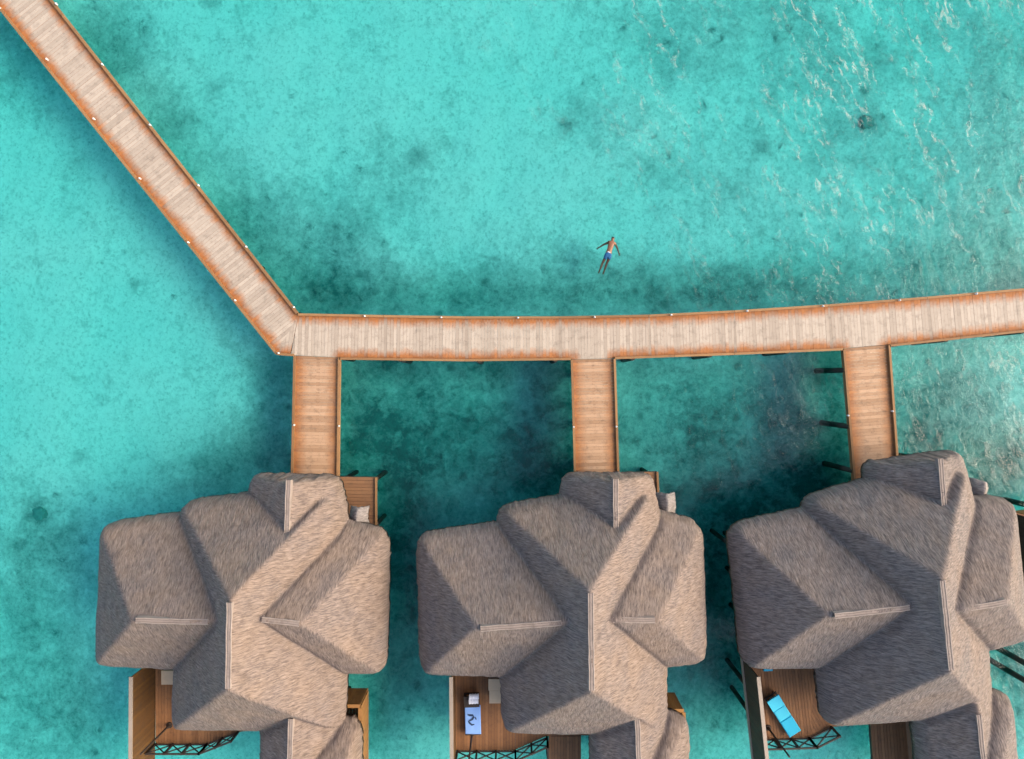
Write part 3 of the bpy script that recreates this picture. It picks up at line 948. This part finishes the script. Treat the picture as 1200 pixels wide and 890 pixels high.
def bungalow(i, spec, deck, entry, wall_base, rail, landing, shower, canopy, extra=None):
    m = spec['main']
    cen = P((m['nw'][0] + m['se'][0]) / 2, (m['nw'][1] + m['se'][1]) / 2, DZ)
    root = empty('water_bungalow', cen, LABELS[i], 'bungalow', GROUP_B)
    roof, zat = make_roof(spec, root, 100 + 17 * i, THATCH[i])
    for a, b, z in spec['caps']:
        ridge_cap(roof, zat, a, b, z)
    # walls under the roof
    for key in ('main', 'left', 'right'):
        q = spec[key]
        o = [q['nw'], q['ne'], q['se'], q['sw']]
        mb = MB()
        inset_box(mb, [P(x, y, ZO) for x, y in o], 1.35 + (0.03 if key == 'left' else 0.06 if key == 'right' else 0), DZ - .02, 4.35)
        mb.build('wall', M['wall'], root)
    q = spec['south']
    ring = [P(x, y, ZO) for x, y in (q['w0'], q['e0'], q['e1'], q['w1'])]
    mb = MB(); inset_box(mb, ring, .75, DZ - .015, 4.2); mb.build('wall', M['wall'], root)
    mb = MB(); inset_box(mb, ring, .45, DZ - .34, DZ - .042); mb.build('floor_platform', M['dark_timber'], root)
    # platform under the house: joists and floor
    mb = MB()
    q = spec['main']
    inset_box(mb, [P(x, y, ZO) for x, y in (q['nw'], q['ne'], q['se'], q['sw'])], 1.0, DZ - .36, DZ - .03)
    for key, dd in (('left', 1.02), ('right', 1.04)):
        q = spec[key]
        inset_box(mb, [P(x, y, ZO) for x, y in (q['nw'], q['ne'], q['se'], q['sw'])], dd, DZ - .36 + (.01 if key == 'left' else .02), DZ - (.034 if key == 'left' else .038))
    mb.build('floor_platform', M['dark_timber'], root)
    # sun deck
    dmb = MB(); fr = MB()
    for poly, ax in deck:
        w = PP(poly, DZ)
        a = (w[1] - w[0]).normalized()
        if ax == 'x': a = Vector((-a.y, a.x, 0))
        boards(dmb, w, DZ, (-a.y, a.x), (a.x, a.y), 0.15)
        fr.prism([(p.x, p.y) for p in w], DZ - .26, DZ - .058, .4)
    sd = dmb.build('sun_deck', M['deck'], root)
    if i == 2:
        f_ = MB(); p_, q_ = P(869.5, 772, DZ), P(883.5, 900, DZ)
        f_.beam((p_.x, p_.y, DZ - .1), (q_.x, q_.y, DZ - .1), .06, .24); f_.build('fascia', M['pale_cap'], sd)
    fr.build('deck_frame', M['dark_timber'], sd)
    # entry platform
    emb = MB(); ef = MB()
    w = PP(entry, DZ)
    a = (w[1] - w[0]).normalized()
    boards(emb, w, DZ - .012, (-a.y, a.x), (a.x, a.y), 0.17)
    ef.prism([(p.x, p.y) for p in w], DZ - .27, DZ - .07, .4)
    ed = emb.build('entry_deck', M['deck_entry'], root)
    ef.build('deck_frame', M['dark_timber'], ed)
    for k in range(len(entry)):
        if k in (1, 2):
            continue
    rl = MB()
    for k0, k1 in ((3, 2), (2, 1)):
        p, q_ = w[k0], w[k1]
        rl.beam((p.x, p.y, DZ + .05), (q_.x, q_.y, DZ + .05), .1, .11)
    rl.build('kerb_rail', M['kerb'], ed)
    # privacy screen on the west side of the sun deck
    wb0, wb1 = P(*wall_base[0], DZ), P(*wall_base[1], DZ)
    panel_wall(root, 'privacy_screen', wb0, wb1, DZ - .1, DZ + 2.35, M['screen'] if i < 2 else M['screen_shaded'], M['pale_cap'], .17)
    # balustrade
    railing(root, [P(x, y, DZ) for x, y in rail], DZ)
    if False:
        lmb = MB()
        lw = PP(landing, 0.55)
        a = (lw[1] - lw[0]).normalized()
        boards(lmb, lw, 0.55, (a.x, a.y), (-a.y, a.x), 0.9, 0.05)
        lmb.build('landing', M['landing'], root)
    # shower yard on the east side
    if shower:
        sb = [P(x, y, DZ) for x, y in shower]
        panel_wall(root, 'shower_screen', sb[0], sb[1], DZ - .1, DZ + 1.95, M['orange_timber'], M['orange_timber'], .16)
        panel_wall(root, 'shower_screen', sb[1] + (sb[2] - sb[1]).normalized() * .09, sb[2], DZ - .1, DZ + 1.95, M['orange_timber'], M['orange_timber'], .16)
        fm = MB()
        pts = [sb[0], sb[1], sb[2], sb[0] + (sb[2] - sb[1])]
        boards(fm, pts, DZ - .02, (1, 0), (0, 1), 0.15)
        fm.build('shower_floor', M['deck_entry'], root)
    # small bleached thatch over the door
    if canopy:
        (cx, cy), (hx, hy), rot = canopy
        mb = MB()
        c = P(cx, cy, 3.1)
        nx_, ny_ = 12, 10
        d = Vector((math.cos(rot), math.sin(rot), 0)); s = Vector((-d.y, d.x, 0))
        hx, hy = hx * K, hy * K
        def pt(u, v, dz=0):
            jit = Vector((noise.noise((u * 7, v * 7, i)), noise.noise((u * 7, v * 7, i + 9)), 0)) * .06
            return c + d * (u * hx) + s * (v * hy) + jit + Vector((0, 0, .55 * (1 - abs(u)) ** .8 - .25 * v * v + dz + .05 * noise.noise((u * 5, v * 5, 2))))
        for a_ in range(nx_):
            for b_ in range(ny_):
                u0, u1 = -1 + 2 * a_ / nx_, -1 + 2 * (a_ + 1) / nx_
                v0, v1 = -1 + 2 * b_ / ny_, -1 + 2 * (b_ + 1) / ny_
                mb.face([pt(u0, v0), pt(u1, v0), pt(u1, v1), pt(u0, v1)], [(v0 * hy, u0), (v0 * hy, u1), (v1 * hy, u1), (v1 * hy, u0)])
                mb.face([pt(u0, v0, -.2), pt(u0, v1, -.2), pt(u1, v1, -.2), pt(u1, v0, -.2)])
        for a_ in range(nx_):
            u0, u1 = -1 + 2 * a_ / nx_, -1 + 2 * (a_ + 1) / nx_
            for v in (-1, 1): mb.face([pt(u0, v), pt(u1, v), pt(u1, v, -.2), pt(u0, v, -.2)])
        for b_ in range(ny_):
            v0, v1 = -1 + 2 * b_ / ny_, -1 + 2 * (b_ + 1) / ny_
            for u in (-1, 1): mb.face([pt(u, v0), pt(u, v1), pt(u, v1, -.2), pt(u, v0, -.2)])
        mb.build('porch_canopy', M['thatch_pale'], root, smooth=True)
    # stilts
    st = []
    for key in ('left', 'right', 'main'):
        q = spec[key]
        c4 = [P(x, y, ZO) for x, y in (q['nw'], q['ne'], q['se'], q['sw'])]
        for u in (.2, .5, .8):
            for v in (.28, .56, .84):
                p = c4[0].lerp(c4[1], u).lerp(c4[3].lerp(c4[2], u), v)
                if all((p - o_).length > 1.1 for o_ in st): st.append(p)
    for u in (.25, .75):
        for v in (.45, .85):
            st.append(ring[0].lerp(ring[1], u).lerp(ring[3].lerp(ring[2], u), v))
    for x, y in extra or []:
        st.append(P(x, y, DZ))
    for p in st:
        z0 = bed_z(p.x, p.y) - .4
        mb = MB(); mb.tube((p.x, p.y, z0), (p.x, p.y, DZ - .1), .12, .11, 12)
        mb.build('stilt', M['pile'], root)
    return root


bungalow(0, BUNG[0],
         deck=[([(182, 770), (182, 873), (243, 873), (243, 770)], 'y'), ([(243.05, 770), (243.05, 872), (280, 858), (300, 856), (300, 770)], 'y')],
         entry=[(396.5, 559), (441, 559.5), (441, 640), (396.5, 640)],
         wall_base=((181, 772), (180, 905)), rail=[(183, 872), (243, 872), (279, 858)],
         landing=[(184, 876), (262, 876), (262, 892), (184, 892)],
         shower=[(402, 808), (431, 808), (431, 900)], canopy=((420.5, 606), (10, 11), 0.0),
         extra=[(186, 800), (186, 840), (186, 870), (238, 869), (436, 565), (436, 620), (400, 564)])
bungalow(1, BUNG[1],
         deck=[([(533, 770), (533, 880), (604, 880), (604, 770)], 'y'), ([(604.05, 770), (604.05, 879), (640, 863), (690, 862), (690, 770)], 'y'), ([(643, 863.2), (643, 905), (681, 905), (681, 863.2)], 'y')],
         entry=[(725.5, 554), (770, 553), (774, 640), (727, 640)],
         wall_base=((533, 772), (534, 905)), rail=[(536, 880), (604, 880), (641, 864), (641, 880)],
         landing=[(538, 882), (625, 882), (625, 897), (538, 897)],
         shower=[(752, 813), (791, 813), (792, 900)], canopy=((780, 592), (11, 13), 0.0),
         extra=[(538, 800), (538, 840), (538, 875), (600, 875), (766, 560), (768, 620)])
bungalow(2, BUNG[2],
         deck=[([(872, 770), (883, 868), (948, 866), (958, 770)], 'y'), ([(948.05, 866), (975, 852), (1055, 846), (1050, 770), (958.05, 770)], 'x'), ([(1020, 847.5), (1024, 905), (1072, 903), (1066, 846)], 'y')],
         entry=[(1052, 537), (1093, 532), (1102, 610), (1058, 616)],
         wall_base=((871, 772), (885, 905)), rail=[(886, 867), (948, 865), (974, 852)],
         landing=[(889, 870), (960, 867), (962, 884), (891, 886)],
         shower=None, canopy=((1146, 575), (10, 11), R(-20)),
         extra=[(877, 806), (882, 840), (944, 862), (1088, 540), (1095, 590), (858, 640)])

# ------------------------------------------------------------------ things on the decks
M['cyan'] = plain('cyan_cushion', (0.02, 0.42, 0.62), 0.8, 0.08, 20)
M['cyan_light'] = plain('light_cyan_cushion', (0.06, 0.55, 0.72), 0.8, 0.08, 20)
M['towel_white'] = plain('white_terry', (0.8, 0.8, 0.82), 0.9, 0.06, 30)


def towel_mat():
    m, nt, N, L, b = new_mat('blue_beach_towel')
    n = noise_n(nt, geo_pos(nt), 30, 3)
    L.new(mixc(nt, (0.19, 0.36, 0.72), (0.25, 0.44, 0.82), n), b.inputs['Base Color'])
    b.inputs['Roughness'].default_value = 0.9
    return m


M['towel_blue'] = towel_mat()
M['navy'] = plain('navy_print', (0.02, 0.045, 0.10), 0.9, 0.1, 30)


def soft_box(mb, pts, z0, z1, r=.04, tone=.5):
    """cushion: a prism with a chamfered top edge. pts: 4 world xy corners"""
    c = sum((Vector((p[0], p[1], 0)) for p in pts), Vector()) / 4
    ins = [Vector((p[0], p[1], 0)).lerp(c, min(.4, r / max(.05, (Vector((p[0], p[1], 0)) - c).length)) * 1.4) for p in pts]
    n = len(pts)
    for k in range(n):
        a, b = pts[k], pts[(k + 1) % n]; ia, ib = ins[k], ins[(k + 1) % n]
        mb.face([(a[0], a[1], z0), (b[0], b[1], z0), (b[0], b[1], z1 - r), (a[0], a[1], z1 - r)], None, tone)
        mb.face([(a[0], a[1], z1 - r), (b[0], b[1], z1 - r), (ib.x, ib.y, z1), (ia.x, ia.y, z1)], None, tone)
    mb.face([(p.x, p.y, z1) for p in ins], None, tone)
    mb.face([(p[0], p[1], z0) for p in pts][::-1], None, tone)


def lounger(cx, cy, rot, label, mats, length=2.0, width=.66):
    """head towards +local x"""
    c = P(cx, cy, DZ + .3)
    root = empty('sun_lounger', (c.x, c.y, DZ), label, 'sun lounger', None)
    d = Vector((math.cos(rot), math.sin(rot), 0)); s = Vector((-d.y, d.x, 0))
    at = lambda u, v: (c.x + d.x * u + s.x * v, c.y + d.y * u + s.y * v)
    f = MB()
    for v in (-width / 2 + .03, width / 2 - .03):
        f.beam((*at(-length / 2, v), DZ + .24), (*at(length / 2, v), DZ + .24), .06, .08)
    for u in (-length / 2 + .03, 0, length / 2 - .03):
        f.beam((*at(u, -width / 2), DZ + .235), (*at(u, width / 2), DZ + .235), .06, .07)
    f.build('frame', M['dark_timber'], root)
    for u in (-length / 2 + .15, length / 2 - .15):
        for v in (-width / 2 + .05, width / 2 - .05):
            l = MB(); l.beam((*at(u, v), DZ), (*at(u, v), DZ + .2), .06, .06); l.build('leg', M['dark_timber'], root)
    segs = [(-length / 2, -.22, 0, 0), (-.21, length / 6 + .02, 0, 0), (length / 6 + .03, length / 2, .02, .30)]
    for k, (u0, u1, h0, h1) in enumerate(segs):
        mb = MB()
        zb = DZ + .285
        w = width / 2
        q = [at(u0, -w), at(u1, -w), at(u1, w), at(u0, w)]
        if h1 == 0:
            soft_box(mb, q, zb, zb + .11)
            mb.build('cushion', mats[k], root)
        else:
            hs = [h0, h1, h1, h0]
            top = [Vector((*q[j], zb + .11 + hs[j])) for j in range(4)]; bot = [Vector((*q[j], zb + hs[j])) for j in range(4)]
            mb.face(top); mb.face(bot[::-1])
            for j in range(4): mb.face([bot[j], bot[(j + 1) % 4], top[(j + 1) % 4], top[j]])
            mb.build('backrest_cushion', mats[k], root)
    return root


# cyan lounger on the turned bungalow's deck: corners surveyed (908,810) (896,818) (926,865) (939,856)
hd = P(902.5, 814, DZ + .4) - P(932.5, 860.5, DZ + .4)
lounger(917.2, 837.5, math.atan2(hd.y, hd.x), 'bright cyan cushioned sun lounger lying diagonally on the open sun deck', [M['cyan'], M['cyan_light'], M['cyan_light']], 2.2, .66)
lounger(907, 762, R(200), 'cyan sun lounger almost hidden under the thatch eave of the turned bungalow', [M['cyan_light'], M['cyan_light'], M['cyan_light']], 2.0, .66) if False else None
hx = P(899, 780, DZ + .4)
lounger(899, 762, R(92), 'cyan sun lounger almost hidden under the thatch eave, only its foot end showing', [M['cyan'], M['cyan_light'], M['cyan_light']], 2.0, .45)
tl = lounger(553.5, 837, R(92), 'dark timber sun lounger beneath the blue beach towel', [M['dark_timber']] * 3, 2.0, .74)


def towel():
    root = empty('beach_towel', P(553.5, 843, DZ + .42), 'pale blue beach towel with a navy swirl print spread on the dark lounger', 'towel')
    mb = MB()
    z = DZ + .415
    n = 14
    def pt(u, v, dz=0):
        p = P(544.5 + 18.5 * u + .8 * v, 826.5 + 34 * v, z)
        return Vector((p.x, p.y, z + dz + .012 * noise.noise((u * 4, v * 6, 1.3)) + (.0)))
    for a in range(n):
        for b in range(n):
            u0, u1, v0, v1 = a / n, (a + 1) / n, b / n, (b + 1) / n
            mb.face([pt(u0, v1), pt(u1, v1), pt(u1, v0), pt(u0, v0)])
            mb.face([pt(u0, v0, -.015), pt(u1, v0, -.015), pt(u1, v1, -.015), pt(u0, v1, -.015)])
    for k in range(n):
        a, b = k / n, (k + 1) / n
        for q in (((a, 0), (b, 0)), ((a, 1), (b, 1)), ((0, a), (0, b)), ((1, a), (1, b))):
            mb.face([pt(*q[0]), pt(*q[1]), pt(*q[1], -.015), pt(*q[0], -.015)])
    mb.build('cloth', M['towel_blue'], root, smooth=True)
    # printed swirl: broad brush strokes lying on the cloth
    pr = MB()
    def stroke(pts, w):
        P3 = [Vector((P(x, y, z).x, P(x, y, z).y, z + .016)) for x, y in pts]
        L_, R_ = [], []
        for k, p in enumerate(P3):
            d = (P3[min(k + 1, len(P3) - 1)] - P3[max(k - 1, 0)]).normalized()
            s = Vector((-d.y, d.x, 0)) * (w[k] / 2)
            L_.append(p + s); R_.append(p - s)
        for k in range(len(P3) - 1):
            pr.face([L_[k], L_[k + 1], R_[k + 1], R_[k]])
    stroke([(548, 837.6), (550, 838.3), (552.5, 838.4), (554.5, 838)], [.05, .10, .10, .06])
    stroke([(554.2, 838), (555, 840.5), (553.6, 843), (551, 844.5), (549, 845.3)], [.05, .09, .09, .07, .05])
    stroke([(549, 845.5), (551, 848), (553, 849.6), (556, 849)], [.05, .09, .09, .05])
    stroke([(556.5, 840.5), (557.6, 842), (558, 843.6)], [.04, .07, .04])
    pr.build('print', M['navy'], root)


towel()


def rolled_towel():
    root = empty('rolled_towel', P(556, 821, DZ + .6), 'plump white rolled towel on the head end of the dark lounger', 'towel')
    mb = MB()
    a, b = P(549.5, 821.5, DZ + .72), P(560.5, 821, DZ + .72)
    for k, (o_, r) in enumerate(((Vector((0, 0, 0)), .15), (Vector((.02, .22, .06)), .12))):
        n = 10
        for j in range(n):
            p, q = a.lerp(b, j / n) + o_, a.lerp(b, (j + 1) / n) + o_
            mb.tube(p, q, r * (1 + .08 * math.sin(j * 2.1)), r * (1 + .08 * math.sin((j + 1) * 2.1)), 14)
    mb.build('roll', M['towel_white'], root, smooth=False)


rolled_towel()


def pole(px, py, label, h=3.0):
    b = P(px, py, DZ)
    root = empty('deck_pole', b, label, 'pole', 'slim dark poles on the sun decks')
    mb = MB(); mb.tube((b.x, b.y, DZ + .04), (b.x, b.y, DZ + h), .05, .04, 10); mb.build('shaft', M['dark_timber'], root)
    mb = MB(); mb.tube((b.x, b.y, DZ), (b.x, b.y, DZ + .07), .16, .13, 14); mb.tube((b.x, b.y, DZ + .07), (b.x, b.y, DZ + .28), .075, .065, 12); mb.build('base', M['dark_timber'], root)


pole(198.5, 850, 'slim dark pole standing on the empty sun deck of the corner bungalow')
pole(553.2, 859, 'slim dark pole standing at the foot of the blue towelled lounger')
pole(900, 853, 'slim dark pole standing on the deck beside the bright cyan lounger')


def cream_box(corners, label):
    z = .75
    pts = [P(x, y, DZ + z) for x, y in corners]
    c = sum(pts, Vector()) / 4
    root = empty('storage_box', (c.x, c.y, DZ), label, 'storage box', 'cream boxes under the eaves')
    mb = MB(); mb.prism([(p.x, p.y) for p in pts], DZ, DZ + z - .06, .5); mb.build('body', M['pale_cap'], root)
    mb = MB(); big = [p + (p - c).normalized() * .04 for p in pts]
    soft_box(mb, [(p.x, p.y) for p in big], DZ + z - .055, DZ + z, .015, .95); mb.build('lid', M['cream'], root)


M['cream'] = plain('cream_paint', (0.66, 0.48, 0.29), 0.7, 0.12, 9)
cream_box([(189.5, 787), (205, 787), (205, 802), (189.5, 802)], 'cream storage box half under the eave of the corner bungalow')
cream_box([(573, 796.5), (588, 796.5), (588, 809), (573, 809)], 'cream storage box tucked under the eave, nearer the left wing of the towelled bungalow')
cream_box([(574, 810), (589, 810), (589, 824), (574, 824)], 'cream storage box tucked under the eave, farther from the left wing of the towelled bungalow')

# neighbour's timber screen at the edge of the frame
nb = empty('timber_platform', P(1215, 620, DZ), 'dark brown timber platform with an oiled cap at the far side of the turned bungalow', 'platform')
a, b, c = P(1189, 600, DZ), P(1240, 592, DZ), P(1250, 690, DZ)
d = P(1203, 698, DZ)
mb = MB(); boards(mb, [a, d, c, b], DZ, (1, 0), (0, 1), .15); mb.build('planking', M['deck_entry'], nb)
panel_wall(nb, 'screen', a, b, DZ - .1, DZ - .05 + .9, M['orange_timber'], M['orange_timber'], .16)
panel_wall(nb, 'screen', a + (d - a).normalized() * .1, d, DZ - .1, DZ - .05 + .9, M['dark_timber'], M['orange_timber'], .10)
for x, y in ((1192, 604), (1203, 690), (1206, 780), (1205, 800), (1236, 600)):
    p = P(x, y, DZ - .2)
    mb = MB(); mb.tube((p.x, p.y, bed_z(p.x, p.y) - .4), (p.x, p.y, DZ - .1), .15, .14, 12); mb.build('stilt', M['pile'], nb)

# ------------------------------------------------------------------ coral heads
M['coral'] = plain('coral_rock', (0.09, 0.25, 0.23), 0.95, 0.3, 5)


def coral(px, py, r, label):
    c = P(px, py, -2.0)
    z = bed_z(c.x, c.y)
    bm = bmesh.new()
    bmesh.ops.create_icosphere(bm, subdivisions=4, radius=1.0)
    sd = px * .13
    for v in bm.verts:
        n = v.co.normalized()
        k = 1 + .55 * noise.noise(n * 1.6 + Vector((sd, 0, 0))) + .20 * noise.noise(n * 3.5 + Vector((0, sd, 0)))
        v.co = Vector((n.x * r * k, n.y * r * k, n.z * r * .28 * k))
    me = bpy.data.meshes.new('coral_head'); bm.to_mesh(me); bm.free()
    me.materials.append(M['coral'])
    me.polygons.foreach_set('use_smooth', [True] * len(me.polygons))
    o = bpy.data.objects.new('coral_head', me); COL.objects.link(o)
    o.location = (c.x, c.y, z + r * .1)
    tag(o, label, 'coral', 'dark coral heads on the sandy bottom')


coral(1016, 143, .36, 'round dark coral head alone among the pale glint streaks of the choppy water')
coral(48, 601, .36, 'dark coral head on pale sand beyond the left wing of the corner bungalow')
# ------------------------------------------------------------------ swimmer


def skin_mesh(name, joints, edges, mat, parent, sub=2):
    me = bpy.data.meshes.new(name + '_skeleton')
    me.from_pydata([tuple(j[0]) for j in joints], edges, [])
    o = bpy.data.objects.new(name + '_skeleton', me)
    COL.objects.link(o)
    sk = o.modifiers.new('Skin', 'SKIN'); sk.use_smooth_shade = True
    sb = o.modifiers.new('Sub', 'SUBSURF'); sb.levels = sb.render_levels = sub
    if not me.skin_vertices: me.attributes
    layer = me.skin_vertices[0].data
    for k, j in enumerate(joints):
        rr = j[1] if isinstance(j[1], tuple) else (j[1], j[1])
        layer[k].radius = rr
    layer[0].use_root = True
    dg = bpy.context.evaluated_depsgraph_get()
    dg.update()
    ev = bpy.data.meshes.new_from_object(o.evaluated_get(dg))
    bpy.data.objects.remove(o); bpy.data.meshes.remove(me)
    ev.name = name
    ev.materials.clear(); ev.materials.append(mat)
    ev.polygons.foreach_set('use_smooth', [True] * len(ev.polygons))
    r = bpy.data.objects.new(name, ev)
    COL.objects.link(r)
    if parent is not None:
        r.parent = parent
        r.matrix_parent_inverse = Matrix.Identity(4)
    return r


M['skin'] = plain('tanned_skin', (0.20, 0.082, 0.038), 0.45, 0.12, 8)
M['hair'] = plain('dark_hair', (0.012, 0.009, 0.008), 0.6, 0.2, 40)
M['shorts'] = plain('blue_shorts', (0.006, 0.075, 0.19), 0.8, 0.15, 14)
M['shorts_white'] = plain('white_waistband', (0.75, 0.78, 0.82), 0.8, 0.06, 20)


def swimmer():
    Z = lambda x, y: ((660 + x / 9.89), (250 + y / 9.89))
    c = P(*Z(530, 452), 0)
    # the body mesh itself is the top-level object
    def W(x, y, z):
        p = P(*Z(x, y), 0)
        return Vector((p.x - c.x, p.y - c.y, z))
    J, E = [], []
    def add(p, r, par=None):
        J.append((p, r)); k = len(J) - 1
        if par is not None: E.append((par, k))
        return k
    pel = add(W(522, 472, .0), (.145, .105))
    wa = add(W(534, 430, .015), (.130, .095), pel)
    ch = add(W(551, 376, .03), (.165, .115), wa)
    sh = add(W(561, 343, .025), (.13, .095), ch)
    nk = add(W(568, 322, .03), (.062, .062), sh)
    hb = add(W(573, 303, .045), (.085, .088), nk)
    ht = add(W(577, 281, .05), (.080, .085), hb)
    # arms
    def arm(pts, rs):
        k = sh
        for p, r in zip(pts, rs): k = add(p, r, k)
        return k
    la = arm([W(520, 342, -.03), W(466, 362, -.2), W(428, 384, -.28)], [.070, .048, .032])
    ra = arm([W(603, 352, -.03), W(634, 402, -.2), W(651, 446, -.28)], [.070, .048, .032])
    # hands: palm and five fingers
    def hand(k, base, d, side):
        d = d.normalized(); s = Vector((-d.y, d.x, 0)) * side
        pm = add(base + d * .075, (.040, .018), k)
        for f, (off, ln) in enumerate(((-.032, .070), (-.011, .082), (.011, .078), (.032, .062))):
            m1 = add(base + d * .115 + s * off, .0095, pm)
            m2 = add(base + d * (.115 + ln * .6) + s * off * 1.35 + Vector((0, 0, -.006)), .0085, m1)
            add(base + d * (.115 + ln) + s * off * 1.5 + Vector((0, 0, -.018)), .0075, m2)
        t1 = add(base + d * .05 + s * -.05, .011, pm)
        add(base + d * .085 + s * -.078, .009, t1)
    hand(la, J[la][0], J[la][0] - J[la - 1][0], 1)
    hand(ra, J[ra][0], J[ra][0] - J[ra - 1][0], -1)
    # legs
    for pts in ([W(497, 500, -.03), W(459, 575, -.18), W(447, 610, -.24), W(434, 644, -.30)], [W(538, 506, -.03), W(511, 575, -.18), W(496, 620, -.25), W(484, 656, -.31)]):
        k = pel
        for p, r in zip(pts, [.098, .062, .060, .040]): k = add(p, r, k)
        d = (pts[-1] - pts[-2]).normalized()
        k = add(pts[-1] + d * .10 + Vector((0, 0, -.04)), (.045, .03), k)
        add(pts[-1] + d * .21 + Vector((0, 0, -.05)), (.036, .016), k)
    body = skin_mesh('person', J, E, M['skin'], None, 2)
    body.location = c
    # face under the water: nose, ears, brow give the head its shape
    me = body.data
    hc = J[hb][0].lerp(J[ht][0], .5); up = (J[ht][0] - J[hb][0]).normalized(); side = up.cross(Vector((0, 0, 1))).normalized()
    bm = bmesh.new(); bm.from_mesh(me)
    for v in bm.verts:
        q = v.co - hc
        if q.length < .16:
            u, s_, z_ = q.dot(up), q.dot(side), q.z
            if z_ < -.03 and abs(s_) < .02 and -.03 < u < .03: v.co.z -= .022       # nose
            if abs(s_) > .06 and abs(u) < .03 and abs(z_) < .03: v.co += side * (.012 if s_ > 0 else -.012)  # ears
            if z_ < -.03 and .015 < abs(s_) < .045 and .01 < u < .035: v.co.z += .008  # eye sockets
    bm.to_mesh(me); bm.free()
    tag(body, 'tanned person in blue shorts swimming face down with arms spread in open water', 'person')
    # hair
    hair = skin_mesh('hair', [(hc - up * .035 + Vector((0, 0, .022)), (.086, .082)), (hc + up * .03 + Vector((0, 0, .018)), (.086, .083)), (hc + up * .055 + Vector((0, 0, .01)), (.07, .07))], [(0, 1), (1, 2)], M['hair'], body, 2)
    # shorts
    p0 = J[pel][0]
    js = [(p0, (.162, .125)), (W(530, 444, .012), (.148, .112)), (W(496, 502, -.008), .116), (W(480, 536, -.03), .098), (W(540, 508, -.008), .116), (W(528, 538, -.03), .098)]
    so = skin_mesh('shorts', js, [(0, 1), (0, 2), (2, 3), (0, 4), (4, 5)], M['shorts'], body, 2)
    wb = skin_mesh('waistband', [(W(524, 462, .065), (.10, .075)), (W(528, 447, .06), (.10, .065))], [(0, 1)], M['shorts_white'], so, 2)


swimmer()

# ------------------------------------------------------------------ sky, sun, camera
SUN_EL, SUN_AZ = R(38), R(92)      # azimuth clockwise from north (+Y): from the east
world = bpy.data.worlds.new('World'); scene.world = world
world.use_nodes = True
wn = world.node_tree
sky = wn.nodes.new('ShaderNodeTexSky'); sky.sky_type = 'NISHITA'; sky.sun_disc = False
sky.sun_elevation = SUN_EL; sky.sun_rotation = SUN_AZ
sky.air_density = 1.0; sky.dust_density = 3.5; sky.ozone_density = 1.0
bg = wn.nodes['Background']; bg.inputs['Strength'].default_value = 0.15  # soft, hazy light
wn.links.new(sky.outputs[0], bg.inputs['Color'])

sl = bpy.data.lights.new('sun', 'SUN'); sl.energy = 1.5; sl.angle = R(44); sl.color = (1.0, 0.81, 0.60)
so = bpy.data.objects.new('sun', sl); COL.objects.link(so)
dirv = Vector((math.sin(SUN_AZ) * math.cos(SUN_EL), math.cos(SUN_AZ) * math.cos(SUN_EL), math.sin(SUN_EL)))
so.rotation_euler = dirv.to_track_quat('Z', 'Y').to_euler()
so.location = dirv * 80

cam = bpy.data.cameras.new('camera')
cam.sensor_fit = 'HORIZONTAL'
cam.angle = 2 * math.atan(600 * K / H)
cam.clip_start = 0.5; cam.clip_end = 4000
co = bpy.data.objects.new('camera', cam); COL.objects.link(co)
co.location = (0, 0, H); co.rotation_euler = (0, 0, 0)
scene.camera = co
scene.render.resolution_x, scene.render.resolution_y = 1024, 759
scene.view_settings.view_transform = 'Standard'
scene.view_settings.look = 'None'
scene.view_settings.exposure = 1.22
scene.view_settings.gamma = 1.0
scene.cycles.max_bounces = 6
scene.cycles.transparent_max_bounces = 12
scene.cycles.use_denoising = True
